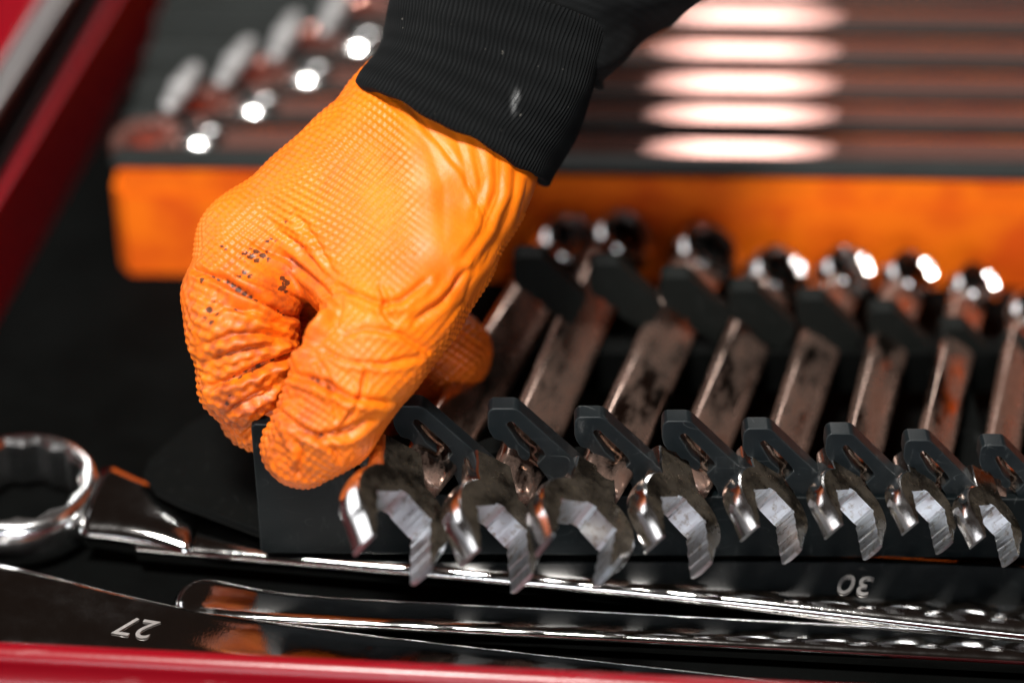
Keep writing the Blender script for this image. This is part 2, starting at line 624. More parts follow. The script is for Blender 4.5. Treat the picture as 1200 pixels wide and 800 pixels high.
for i, (a_, b_) in enumerate(zip(rib_lo, rib_hi)):
    xs = 0.003
    if i:
        link('orange_rib', bm_mesh(box_bm((xs, a_ + 0.0006, ZO - 0.0002), (0.9, b_ - 0.0006, 0.0416)), 'orange_rib'), M_ORANGE, tray, smooth=False)
    bm = box_bm((xs, a_ + 0.0004 if i else a_, 0.0429 if i == 0 else 0.0418), (0.9, b_ - 0.0004, ZT + 0.0006 * math.sin(i * 2.1)))
    o = link('foam_strip', bm_mesh(bm, 'foam_strip'), M_BLACKFOAM, tray, smooth=False)
    bevel(o, 0.0012)
for i in range(len(row_y)):   # foam left of each recess
    if left_x[i] - 0.0285 < 0.008:
        continue
    bm = box_bm((0.004, row_y[i] - SW + 0.0002, ZO + 0.0004), (left_x[i] - 0.0285, row_y[i] + SW - 0.0002, ZT - 0.0006))
    o = link('foam_block', bm_mesh(bm, 'foam_block'), M_BLACKFOAM, tray, smooth=False)
    bevel(o, 0.001)


def loft(name, secs, closed=True, cap=True):
    bm = bmesh.new()
    vs_ = [[bm.verts.new(p) for p in s_] for s_ in secs]
    k = len(secs[0])
    for a_, b_ in zip(vs_, vs_[1:]):
        for i in range(k):
            j = (i + 1) % k
            bm.faces.new((a_[i], a_[j], b_[j], b_[i]))
    if cap:
        bm.faces.new(vs_[0][::-1]); bm.faces.new(vs_[-1])
    bmesh.ops.recalc_face_normals(bm, faces=bm.faces)
    return bm_mesh(bm, name)


def ell(x, cy, cz, ry, rz, n=28, p=2.6):
    out = []
    for i in range(n):
        t = 2 * math.pi * i / n
        c, s_ = math.cos(t), math.sin(t)
        out.append((x, cy + ry * math.copysign(abs(c) ** (2 / p), c), cz + rz * math.copysign(abs(s_) ** (2 / p), s_)))
    return out


def ring_mesh(name, ro, ri, h, npt=12, seg=96, crown=0.25):
    """ring of a ring spanner lying flat, centred on the origin, rounded outside and 12-pointed inside"""
    prof = []
    k = 9
    secs = []
    for s_ in range(seg):
        t = 2 * math.pi * s_ / seg
        star = ri * (1 + 0.055 * (2 * abs(((t / (2 * math.pi) * npt) % 1) - 0.5) * 2 - 1))
        ring = []
        c = 0.0016
        # inner wall up, chamfer, barrel-shaped outside down
        ring.append((star, -h / 2 + 0.0006)); ring.append((star, h / 2 - c)); ring.append((star + c * 0.9, h / 2))
        for q in range(k):
            f = q / (k - 1)
            ang = (0.5 - f) * math.pi * 0.86
            ring.append((ro - ro * 0.10 * (1 - math.cos(ang)) * 1.6, h / 2 * math.sin(ang) / math.sin(math.pi * 0.43) * 0.97))
        ring.append((star + c, -h / 2))
        secs.append([(r_ * math.cos(t), r_ * math.sin(t), z_) for r_, z_ in ring])
    secs.append(secs[0])
    bm = bmesh.new()
    vs_ = [[bm.verts.new(p) for p in s2] for s2 in secs[:-1]]
    vs_.append(vs_[0])
    kk = len(secs[0])
    for a_, b_ in zip(vs_, vs_[1:]):
        for i in range(kk):
            j = (i + 1) % kk
            bm.faces.new((a_[i], a_[j], b_[j], b_[i]))
    bmesh.ops.recalc_face_normals(bm, faces=bm.faces)
    me = bm_mesh(bm, name)
    me.polygons.foreach_set('use_smooth', [True] * len(me.polygons))
    me.set_sharp_from_angle(angle=R(38))
    return me


ord_words = ['nearest the orange front', 'second from the orange front', 'third from the orange front', 'fourth from the orange front',
             'fifth from the orange front', 'sixth from the orange front', 'seventh from the orange front']
ring_back = ring_mesh('ring_end', 0.0132, 0.0080, 0.0110)
for i in range(len(row_y)):
    w = empty('long_wrench')
    tag(w, 'long polished wrench in the foam tray slot ' + ord_words[i], 'wrench', 'long wrenches bedded in the foam tray')
    loc = tm @ Vector((left_x[i], row_y[i], 0.0380))
    m = tm.copy(); m.translation = loc
    w.matrix_world = m
    secs = []
    for f in np.linspace(0, 1, 9):
        secs.append(ell(-0.006 + f * 0.03, 0, 0.0008, 0.0092 - 0.0008 * f, 0.0056 - 0.0012 * f, n=48, p=2.4 + 4.6 * f))
    for f in np.linspace(0.05, 1, 12):
        secs.append(ell(0.024 + f * 0.62, 0, 0.0008 - 0.0008 * f, 0.0084, 0.0044, n=48, p=7.0))
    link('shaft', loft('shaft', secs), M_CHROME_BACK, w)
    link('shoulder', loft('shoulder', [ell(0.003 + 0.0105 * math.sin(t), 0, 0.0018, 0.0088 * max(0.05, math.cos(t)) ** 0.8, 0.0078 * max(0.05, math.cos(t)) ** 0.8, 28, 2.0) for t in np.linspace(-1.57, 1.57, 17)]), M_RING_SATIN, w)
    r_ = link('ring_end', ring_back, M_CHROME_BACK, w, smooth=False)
    r_.location = (-0.0145, 0.0, 0.0022)
    r_.rotation_euler = (0, R(-8), 0)

sl_px = [((190, 138), (236, 68)), ((252, 108), (300, 38)), ((316, 78), (352, 8)), ((374, 48), (410, -22))]
for k, (pa, pb) in enumerate(sl_px):
    a_ = at(*pa, z=0.052); b_ = at(*pb, z=0.052)
    w = empty('highlight_piece')  # bright sliver added in place of a highlight on the ring wall
    tag(w, 'slender bright piece added slantwise in the foam tray as a ring highlight, ' + ['first', 'second', 'third', 'fourth'][k] + ' from the tray\'s left corner', 'added highlight piece', 'added highlight pieces in the tray corner')
    frame(w, (a_ + b_) / 2, b_ - a_, Vector((0, 0, 1)).cross(b_ - a_))
    hl = (b_ - a_).length / 2 * 0.74
    secs = [ell(hl * math.sin(t), 0, 0, 0.0036 * max(0.05, math.cos(t)) ** 0.45, 0.0028 * max(0.05, math.cos(t)) ** 0.45, 20) for t in np.linspace(-1.57, 1.57, 15)]
    link('glint_bar', loft('glint_bar', secs), M_SATIN, w)
    cl = link('glint_band', loft('glint_band', [ell(x_, 0, 0, r_, r_ * 0.8, 20) for x_, r_ in ((-0.003, 0.0038), (-0.002, 0.0041), (0.002, 0.0041), (0.003, 0.0038))]), M_SATIN, w)

# ================================================================== BIG WRENCHES IN THE FRONT OF THE DRAWER
def big_wrench(name, label, pa, pb, half_w, half_t, ring_c=None, ring_r=0.024, text=None, text_at=None, s0=0.0, s1=1.0, flare=None, mat=None, tsize=0.008, tx=1):
    """pa -> pb: centre line of the shaft in the place"""
    w = empty(name)
    ax = (pb - pa)
    m = frame(w, pa, ax, Vector((0, 0, 1)).cross(ax))
    tag(w, label, 'wrench')
    Ln = ax.length
    secs = []
    N = 90
    for i in range(N + 1):
        f = (i / N) ** 1.6
        x = s0 + (Ln - s0) * f
        hw, ht, dz = half_w, half_t, 0.0
        if flare:
            for (fx, fw, ft, fz, wd) in flare:
                g = math.exp(-((x - fx) / wd) ** 2)
                hw += fw * g; ht += ft * g; dz += fz * g
        rd = min(1.0, math.sqrt(max(0.015, (x - s0) / 0.011) * (2 - min(1, (x - s0) / 0.011)))) if ring_c is None else 1.0
        secs.append(ell(x, 0, dz, hw * rd, ht * (0.3 + 0.7 * rd), 36, 3.2))
    link('shaft', loft('shaft', secs), mat or M_CHROME_CLEAN, w)
    if ring_c is not None:
        rc = m.inverted() @ ring_c
        rr = link('ring_end', ring_mesh('ring_end', ring_r, ring_r * 0.72, 0.0165, seg=144), mat or M_RING_SATIN, w, smooth=False)
        rr.location = rc
        rr.rotation_euler = (0, R(2), 0)
        # neck that swells from shaft to ring
        secs = []
        for f in np.linspace(0, 1, 12):
            x = rc.x + ring_r * 0.93 + (0.034) * f
            secs.append(ell(x, rc.y * (1 - f) ** 1.3, rc.z * (1 - f) + 0.0005, half_w * (1.0 + 0.42 * (1 - f) ** 2), 0.0062 + (half_t - 0.0062) * f + 0.0012 * math.sin(f * math.pi), 36, 2.6))
        link('neck', loft('neck', secs), mat or M_CHROME_CLEAN, w)
    if text:
        cu = bpy.data.curves.new('size_mark', 'FONT')
        cu.body = text
        cu.size = tsize
        cu.align_x = 'CENTER'; cu.align_y = 'CENTER'
        cu.extrude = 0.00012
        cu.shear = 0.25
        tmp = bpy.data.objects.new('tmp', cu); C.objects.link(tmp)
        dg = bpy.context.evaluated_depsgraph_get(); dg.update()
        me = bpy.data.meshes.new_from_object(tmp.evaluated_get(dg))
        bpy.data.objects.remove(tmp)
        t = link('size_mark', me, M_MARK, w, smooth=False)
        lp = m.inverted() @ text_at
        t.location = (lp.x, lp.y, half_t + 0.0003 + ((flare[0][2] + flare[0][3]) * math.exp(-((lp.x - flare[0][0]) / flare[0][4]) ** 2) if flare else 0))
        fx, fw, ft, fz, wd = flare[0]
        g = math.exp(-((lp.x - fx) / wd) ** 2)
        t.rotation_euler = (0, math.atan((ft + fz) * g * -2 * (lp.x - fx) / wd ** 2), math.pi)
        t.scale = (tx, 1, 1)
    return w


# wrench A: ring at the far left, shaft under the rack
A0 = at(95, 613, z=0.0085); A1 = at(1400, 727, z=0.0085)
big_wrench('large_ring_wrench', 'large chrome ring wrench with its open ring at the left, running below the rack', A0, A1, 0.0118, 0.0045,
           ring_c=at(26, 584, z=0.0105), ring_r=0.0243, text='30', text_at=at(1006, 684, z=0.0135), s0=0.02,
           flare=[(A1 - A0).length and (0.30, 0.004, 0.0004, 0, 0.09)], tsize=0.0115, tx=0.9)
B0 = at(205, 712, z=0.006); B1 = at(1400, 776, z=0.006)
big_wrench('slim_ring_wrench', 'slim chrome wrench lying between the large ring wrench and the red drawer edge', B0, B1, 0.0062, 0.0036,
           flare=[(0.0, 0.0035, 0.0022, 0.001, 0.022)])
D0 = at(-90, 722, z=0.0065); D1 = at(1050, 850, z=0.0065)
big_wrench('stamped_wrench', 'chrome wrench stamped 27 against the red drawer edge at the lower left', D0, D1, 0.0105, 0.0045,
           text='27', text_at=at(165, 741, z=0.011), flare=[(0.0, 0.010, 0.0040, 0.002, 0.06)], tsize=0.0108, tx=1.0)

# ================================================================== WRENCH RACK
rack = empty('wrench_rack', at(302, 648, y=-0.004))
tag(rack, 'black moulded plastic wrench rack with slanted spring clips, held by the gloved hand', 'tool rack')
CO = at(773, 480, y=0.0)
# one clip traced in its own upright plane (photo clip, enlarged 6.66x about (760,460))
outer = [(103, 225), (112, 198), (130, 182), (150, 175), (290, 175), (322, 182), (352, 202), (500, 340), (640, 470), (900, 712), (900, 1150), (640, 1050), (560, 800),
         (520, 690), (470, 620), (446, 585), (470, 566), (512, 520), (500, 492), (455, 440), (300, 292), (282, 276), (262, 274), (248, 284), (244, 302), (330, 440), (400, 500),
         (404, 528), (388, 552), (362, 560), (335, 548), (315, 522), (306, 490), (285, 476), (250, 470), (222, 440), (205, 416), (172, 410), (140, 396), (112, 352), (100, 310)]


def clip_pts(scale=1.0, drop=0.0):
    out = []
    for zx, zy in outer:
        p = at(760 + zx / 6.66, 460 + zy / 6.66, y=0.0)
        z = (p.z - CO.z) * scale
        out.append(((p.x - CO.x) * scale, z))
    return out


zb = at(600, 648, y=-0.004).z        # underside of the rail
fp = [(457, 462), (568, 465), (670, 475), (773, 480), (868, 489), (965, 495), (1057, 503), (1146, 509), (1234, 516)]
sc = [1.06, 1.05, 1.03, 1.0, 0.97, 0.95, 0.91, 0.89, 0.88]
fp = [(350, 458)] + fp
sc = [1.04] + sc
base_clip = clip_pts()
TH = 0.0055
clip_me = bm_mesh(prism(base_clip, -TH / 2, TH / 2, lambda a_, b_, c_: (a_, c_, b_)), 'clip')
solid = base_clip[:9] + base_clip[13:15] + base_clip[30:]
rear_me = bm_mesh(prism(solid, -TH / 2, TH / 2, lambda a_, b_, c_: (a_, c_, b_)), 'rear_clip')
spring_me = None


def make_spring():
    """a bent wire strip in the clip's slot"""
    pts = [(300, 330), (350, 400), (400, 452), (440, 478), (448, 500), (420, 528), (432, 556), (470, 590), (455, 612), (395, 566)]
    bm = bmesh.new()
    prev = None
    P = []
    for zx, zy in pts:
        p = at(760 + zx / 6.66, 460 + zy / 6.66, y=0.0)
        P.append(Vector((p.x - CO.x, 0, p.z - CO.z)))
    secs = []
    for i, p in enumerate(P):
        d = (P[min(i + 1, len(P) - 1)] - P[max(i - 1, 0)]).normalized()
        nrm = Vector((-d.z, 0, d.x)) * 0.00035
        yv = Vector((0, 0.0016, 0))
        secs.append([p + nrm - yv, p + nrm + yv, p - nrm + yv, p - nrm - yv])
    return loft('spring', secs)


spring_me = make_spring()
M_SPRING = mat_chrome('spring_steel', base=(0.55, 0.42, 0.33), r0=0.15, r1=0.35, grime=0.55)
for i, ((px, py), s_) in enumerate(zip(fp, sc)):
    p = at(px, py, y=0.0)
    o = link('clip', clip_me, M_PLASTIC, None, smooth=False)
    o.location = p; o.scale = (s_, 1, s_)
    bevel(o, 0.0007, 2, 25)
    keep(o, rack)
    sp = link('spring', spring_me, M_SPRING, None, smooth=False)
    sp.parent = o
# rear clips
rp = [(598, 288), (688, 297), (772, 312), (852, 327), (932, 338), (1016, 352), (1100, 372), (1172, 392), (1240, 410)]
YR = 0.082
for i, (px, py) in enumerate(rp):
    p = at(px, py, y=YR)
    o = link('rear_clip', rear_me, M_REAR, None, smooth=False)
    s_ = 1.08 * sc[i + 1]
    o.location = p; o.scale = (s_, 1.2, s_)
    keep(o, rack)

# front rail: a plate below the clips, with its left end standing higher
xl = at(302, 600, y=-0.004).x
zt0 = at(302, 497, y=-0.004).z
xr = at(1290, 600, y=-0.004).x
slope_pts = []
rail = [(xl + 0.0006, zb), (xr, zb - 0.002), (xr, zb + 0.020), (at(480, 560, y=0).x, zb + 0.022), (at(425, 540, y=0).x, at(425, 560, y=0).z), (at(395, 505, y=0).x, zt0 - 0.001), (xl + 0.001, zt0), (xl, zt0 - 0.001), (xl, zb + 0.0008)]
o = link('front_rail', bm_mesh(prism(rail, -0.0040, 0.0042, lambda a_, b_, c_: (a_, c_, b_)), 'front_rail'), M_RAIL, None, smooth=False)
bevel(o, 0.0008, 2, 20); keep(o, rack)
bm = box_bm((xl + 0.01, YR - 0.004, zb - 0.004), (xr, YR + 0.004, zb + 0.012))
o = link('rear_rail', bm_mesh(bm, 'rear_rail'), M_PLASTIC_DARK, None, smooth=False); bevel(o, 0.0008); keep(o, rack)
for px in (470, 1160):
    x = at(px, 600, y=0).x
    o = link('cross_bar', bm_mesh(box_bm((x - 0.006, 0.0044, zb + 0.0005), (x + 0.006, YR - 0.0042, zb + 0.006)), 'cross_bar'), M_PLASTIC_DARK, None, smooth=False)
    bevel(o, 0.0008); keep(o, rack)
# little lugs between the clips (the raised seats that the necks rest on)
for i in range(1, len(fp) - 1):
    px, py = fp[i]
    c = at(px + 22, py + 88, y=0.006)
    pts = []
    for k in range(13):
        t = math.pi * k / 12
        pts.append((0.0105 * math.cos(t) * sc[i], 0.0085 * math.sin(t) * sc[i]))
    pts = [(0.0105 * sc[i], -0.012)] + pts + [(-0.0105 * sc[i], -0.012)]
    o = link('seat_lug', bm_mesh(prism(pts, -0.0014, 0.006, lambda a_, b_, c_: (a_, c_, b_)), 'seat_lug'), M_PLASTIC_DARK, None, smooth=False)
    o.location = c
    bevel(o, 0.0008, 2, 40); keep(o, rack)
# flat flange at the left end
fl = [at(px, py, z=0.020) for px, py in ((168, 553), (182, 572), (210, 586), (306, 622), (420, 628), (420, 500), (300, 470), (238, 486), (222, 494), (172, 538))]
bm = bmesh.new()
v0 = [bm.verts.new(v) for v in fl]
v1 = [bm.verts.new(v + Vector((0, 0, -0.0032))) for v in fl]
# keep it behind the rail
for v in v0 + v1:
    v.co.y = max(v.co.y, 0.0046) if v.co.x > xl else v.co.y
bm.faces.new(v0); bm.faces.new(v1[::-1])
for i in range(len(fl)):
    j = (i + 1) % len(fl)
    bm.faces.new((v0[i], v1[i], v1[j], v0[j]))
bmesh.ops.recalc_face_normals(bm, faces=bm.faces)
o = link('end_flange', bm_mesh(bm, 'end_flange'), M_PLASTIC_DARK, None, smooth=False); bevel(o, 0.0008); keep(o, rack)

# ================================================================== THE RACKED WRENCHES
def arc(cx, cy, r, a0, a1, n):
    return [(cx + r * math.cos(R(a0 + (a1 - a0) * i / (n - 1))), cy + r * math.sin(R(a0 + (a1 - a0) * i / (n - 1)))) for i in range(n)]


def jaw_mesh():
    """open end, unit head radius 15 mm; +x towards the mouth, y across, z through. outline -> lofted to a barrel edge."""
    r = 0.0150
    mw = 0.0082          # half mouth
    # mouth contour from lower prong tip inwards to the upper prong tip (with the stepped drive faces)
    tipx = 0.0150
    half = [(tipx, mw), (0.0118, mw), (0.0113, mw - 0.00028), (0.0095, mw - 0.00028), (0.0090, mw), (0.0072, mw), (0.0067, mw - 0.00028), (0.0048, mw - 0.00028),
            (0.0043, mw), (0.0022, mw), (0.0017, mw - 0.00022), (0.0003, mw - 0.00022), (-0.0003, mw + 0.0003), (-0.0012, mw + 0.0001), (-0.0014, mw - 0.0008),
            (-0.0050, 0.0018), (-0.0057, 0.0016), (-0.0060, 0.0007)]
    mouth = [(x, -y) for x, y in half] + half[::-1]
    a0 = 52.0
    out = arc(0, 0, r, a0, 152, 15)
    neck = [(-0.0160, 0.0076), (-0.0195, 0.0071), (-0.0250, 0.0068), (-0.0250, -0.0068), (-0.0195, -0.0071), (-0.0160, -0.0076)]
    out2 = arc(0, 0, r, 208, 360 - a0, 15)
    outline = out + neck + out2
    tip_u = [(tipx + 0.0003, mw + 0.0013)]
    tip_l = [(tipx + 0.0003, -mw - 0.0013)]
    poly = outline + tip_l + mouth + tip_u
    nO = len(outline)
    bm = bmesh.new()
    T = 0.0043
    # layers: outer edge is pulled in towards the faces (barrel); mouth edge is not
    lay = [(-T, 0.0013), (-T * 0.90, 0.0007), (-T * 0.5, 0.00015), (0, 0), (T * 0.5, 0.00015), (T * 0.90, 0.0007), (T, 0.0013)]
    rows = []
    for z, pull in lay:
        row = []
        for i, (x, y) in enumerate(poly):
            if i < nO:
                d = math.hypot(x, y) or 1
                if x < -0.0155:
                    fx, fy = x, y - math.copysign(pull, y)
                    zz = z * (0.80 if x < -0.0215 else 0.88)
                else:
                    fx, fy = x - x / d * pull, y - y / d * pull
                    zz = z
                row.append(bm.verts.new((fx, fy, zz)))
            else:
                chf = 0.0
                xx = x
                if i in (nO, len(poly) - 1):
                    xx -= pull * 0.3; y -= math.copysign(pull * 0.4, y)
                row.append(bm.verts.new((xx, y, z)))
        rows.append(row)
    n = len(poly)
    mouth_faces = []
    for a_, b_ in zip(rows, rows[1:]):
        for i in range(n):
            j = (i + 1) % n
            f = bm.faces.new((a_[i], a_[j], b_[j], b_[i]))
            if i >= nO:
                mouth_faces.append(f)
    # caps need triangulating properly
    caps = []
    for row in (rows[0][::-1], rows[-1]):
        tris = tessellate_polygon([[Vector((v_.co.x, v_.co.y, 0)) for v_ in row]])
        for t_ in tris:
            caps.append(bm.faces.new([row[q_] for q_ in t_]))
    for f in mouth_faces:
        f.material_index = 1
    for f in caps:
        f.material_index = 2
    bmesh.ops.recalc_face_normals(bm, faces=bm.faces)
    me = bm_mesh(bm, 'open_end')
    me.materials.append(M_JAW); me.materials.append(M_MACH); me.materials.append(M_OILY)
    me.polygons.foreach_set('use_smooth', [True] * len(me.polygons))
    me.set_sharp_from_angle(angle=R(28))
    sm = [p.material_index != 1 for p in me.polygons]
    me.polygons.foreach_set('use_smooth', sm)
    return me


jaw_me = jaw_mesh()
small_ring = ring_mesh('ring_end', 0.0122, 0.0078, 0.0130, seg=72)
J = [(462, 607, -0.034), (577, 621, -0.032), (680, 618, -0.034), (790, 609, -0.024), (897, 598, -0.017), (992, 597, -0.016), (1079, 596, -0.014), (1157, 612, -0.016), (1243, 618, -0.014)]
RG = [(660, 296), (722, 288), (822, 305), (905, 330), (985, 326), (1060, 330), (1136, 342), (1203, 372), (1275, 380)]
JS = [1.08, 1.02, 1.04, 0.96, 0.89, 0.84, 0.76, 0.74, 0.72]
jl = ['leftmost racked wrench, its large blurred jaw just below the gloved thumb', 'chrome wrench in the second clip from the gloved hand, jaw hanging over the bright shaft',
      'chrome wrench in the third clip from the hand, oily brown jaw rolled further over', 'chrome wrench in the fourth clip from the hand, spotted highlights on its prong',
      'chrome wrench in the fifth clip from the hand, orange reflection inside its jaw', 'chrome wrench in the sixth clip from the hand, right above the stamped 30',
      'small chrome wrench in the seventh clip from the hand, just right of the stamped 30', 'smallest fully seen wrench near the right edge, orange reflection across its jaw',
      'small chrome wrench cut off by the right edge of the rack']
for i, ((jx, jy, jyw), (rx, ry)) in enumerate(zip(J, RG)):
    pj = at(jx, jy, y=jyw)
    pr = at(rx, ry, z=0.022)
    w = empty('combination_wrench')
    tag(w, jl[i], 'wrench', 'wrenches clipped side by side in the rack')
    ax = (pj - pr)
    lat = Vector((math.cos(R(37)), 0, -math.sin(R(37))))
    if i == 2:
        lat = Vector((math.cos(R(30)), 0, -math.sin(R(30))))
    m = frame(w, pj, ax, lat)
    s_ = JS[i]
    jo = link('open_end', jaw_me, None, w, smooth=False)
    jo.scale = (s_, s_, s_)
    jo.rotation_euler = (0, 0, R(21 if i != 2 else 8))
    Ln = ax.length
    secs = []
    x0 = -0.020 * s_
    hw, ht = 0.0080 * s_, 0.0036 * s_
    for f in np.linspace(0, 1, 15):
        e = math.exp(-(f / 0.10) ** 2)
        e2 = math.exp(-((1 - f) / 0.10) ** 2)
        secs.append(ell(x0 - (Ln - 0.020 * s_ - 0.009) * f, 0, 0.0, hw * (1.0 + 0.04 * e2 - 0.22 * e), ht + 0.0008 * e2, 28, 3.6))
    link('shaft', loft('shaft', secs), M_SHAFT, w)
    ro = link('ring_end', small_ring, M_RINGS, w, smooth=False)
    ro.location = (-Ln, 0, 0.0015)
    ro.scale = (s_ * 0.96, s_ * 0.92, s_)
    ro.rotation_euler = (0, R(12), 0)

# ================================================================== THE GLOVED HAND AND SLEEVE
DH = float((np.array(at(355, 540, y=-0.004)) - CAM) @ FWD)   # depth of the plate that the hand grips
RIGHT = np.array([1.0, 0, 0])


def H(px, py, d):
    """a joint: where the photo shows it, d millimetres nearer than the gripped plate"""
    return np.array(at(px, py, dep=DH - d / 1000.0))


def build_glove():
    h = 0.00078
    c = H(400, 340, -22)
    # hand frame: u right, v up, n to camera
    B = np.stack([RIGHT, UPV, -FWD])
    lo = np.array([-0.060, -0.064, -0.062]); hi = np.array([0.072, 0.078, 0.066])
    nn = ((hi - lo) / h).astype(int) + 1
    gx = lo[0] + h * np.arange(nn[0]); gy = lo[1] + h * np.arange(nn[1]); gz = lo[2] + h * np.arange(nn[2])
    P = np.stack(np.meshgrid(gx, gy, gz, indexing='ij'), -1).astype(np.float32)

    def L(px, py, d): return (B @ (H(px, py, d) - c)).astype(np.float32)

    def cone(j0, j1, flat=1.0):
        a_, b_ = L(*j0[:3]), L(*j1[:3])
        ra, rb = j0[3] / 1000, j1[3] / 1000
        ab = b_ - a_
        q = P - a_
        t = np.clip((q @ ab) / float(ab @ ab), 0, 1)
        q = q - t[..., None] * ab
        return np.sqrt((q * q).sum(-1)) - (ra + (rb - ra) * t)

    def chain(js, k):
        r_ = None
        for a_, b_ in zip(js, js[1:]):
            d = cone(a_, b_)
            r_ = d if r_ is None else smin(r_, d, k)
        return r_

    # back of the hand and wrist
    body = chain([(545, 30, -20, 17), (478, 142, -16, 18), (385, 232, -9, 18), (305, 292, -12, 17)], 0.006)
    body = smin(body, chain([(600, 70, -20, 15), (548, 185, -16, 17.5), (492, 250, -16, 19), (345, 310, -30, 16)], 0.006), 0.012)
    body = smin(body, chain([(570, 50, -30, 16), (505, 165, -30, 17), (410, 255, -38, 16), (330, 310, -42, 15)], 0.006), 0.012)
    # thenar mass and web
    body = smin(body, chain([(556, 180, -6, 14), (552, 225, -3, 14.5), (506, 300, 4, 16), (462, 362, 11, 17)], 0.006), 0.014)
    body = smin(body, chain([(455, 210, -2, 17), (430, 290, 0, 15), (404, 318, 3, 10)], 0.005), 0.014)
    # index finger
    idx = chain([(300, 290, -12, 17), (283, 352, -3, 15.5), (283, 384, 1, 15)], 0.005)
    idx2 = chain([(283, 384, 1, 14.5), (288, 440, -2, 13.6), (303, 474, -10, 12.6)], 0.0035)
    g = smin(body, smin(idx, idx2, 0.003), 0.0035)
    # fill between finger folds, deep in the fist
    g = smin(g, chain([(330, 385, -27, 9), (325, 440, -26, 8)], 0.004), 0.002)
    # thumb
    th = chain([(470, 352, 11, 17.0), (432, 412, 15, 15.6), (404, 456, 16, 14.6)], 0.005)
    th2 = chain([(404, 456, 16, 14.4), (380, 498, 14, 13.6), (355, 524, 10, 11.0)], 0.003)
    g = smin(g, smin(th, th2, 0.003), 0.0018)
    # middle and ring finger behind the plate
    mid = chain([(330, 320, -38, 14), (348, 405, -42, 13), (400, 470, -44, 11.5), (455, 478, -40, 10.5), (478, 462, -36, 10)], 0.004)
    g = smin(g, mid, 0.003)
    rg_ = chain([(360, 320, -52, 14), (400, 410, -56, 12.5), (480, 444, -48, 14.0), (524, 414, -42, 13.0)], 0.004)
    g = smin(g, rg_, 0.002)
    lit = chain([(452, 500, -42, 7.5), (466, 512, -40, 6.5)], 0.003)
    g = smin(g, lit, 0.002)
    # slack in the glove
    X = P.reshape(-1, 3).astype(np.float64)
    g = g + 0.0006 * (np.sin(X[:, 0] * 190 + 2 * np.sin(X[:, 1] * 120)) * np.sin(X[:, 1] * 150 + X[:, 2] * 90)).reshape(g.shape)
    v, q = surface_nets(g, lo, h)
    me = np_mesh('glove', v, q)
    # drop stray shells
    me = subdiv(me, 1)
    v = get_co(me); n_ = get_no(me)
    # projected coordinates for sculpting
    W = v @ B + c                                  # world
    rel = W - CAM
    dep = rel @ FWD
    px = 600 + F * (rel @ RIGHT) / dep
    py = 400 - F * (rel @ UPV) / dep
    view = -(rel / np.linalg.norm(rel, axis=1)[:, None])
    nw = n_ @ B
    face = np.clip((nw * view).sum(1) * 2.2, 0, 1)

    def poly_dist(pts):
        best = np.full(len(px), 1e9); bt = np.zeros(len(px)); sd = np.zeros(len(px))
        tot = sum(math.dist(a_, b_) for a_, b_ in zip(pts, pts[1:])); run = 0
        for a_, b_ in zip(pts, pts[1:]):
            ax, ay = b_[0] - a_[0], b_[1] - a_[1]
            l2 = ax * ax + ay * ay
            t = np.clip(((px - a_[0]) * ax + (py - a_[1]) * ay) / l2, 0, 1)
            dx, dy = px - a_[0] - t * ax, py - a_[1] - t * ay
            d = np.hypot(dx, dy)
            m = d < best
            best = np.where(m, d, best)
            bt = np.where(m, (run + t * math.sqrt(l2)) / tot, bt)
            sd = np.where(m, np.sign(ax * dy - ay * dx), sd)
            run += math.sqrt(l2)
        return best, bt, sd

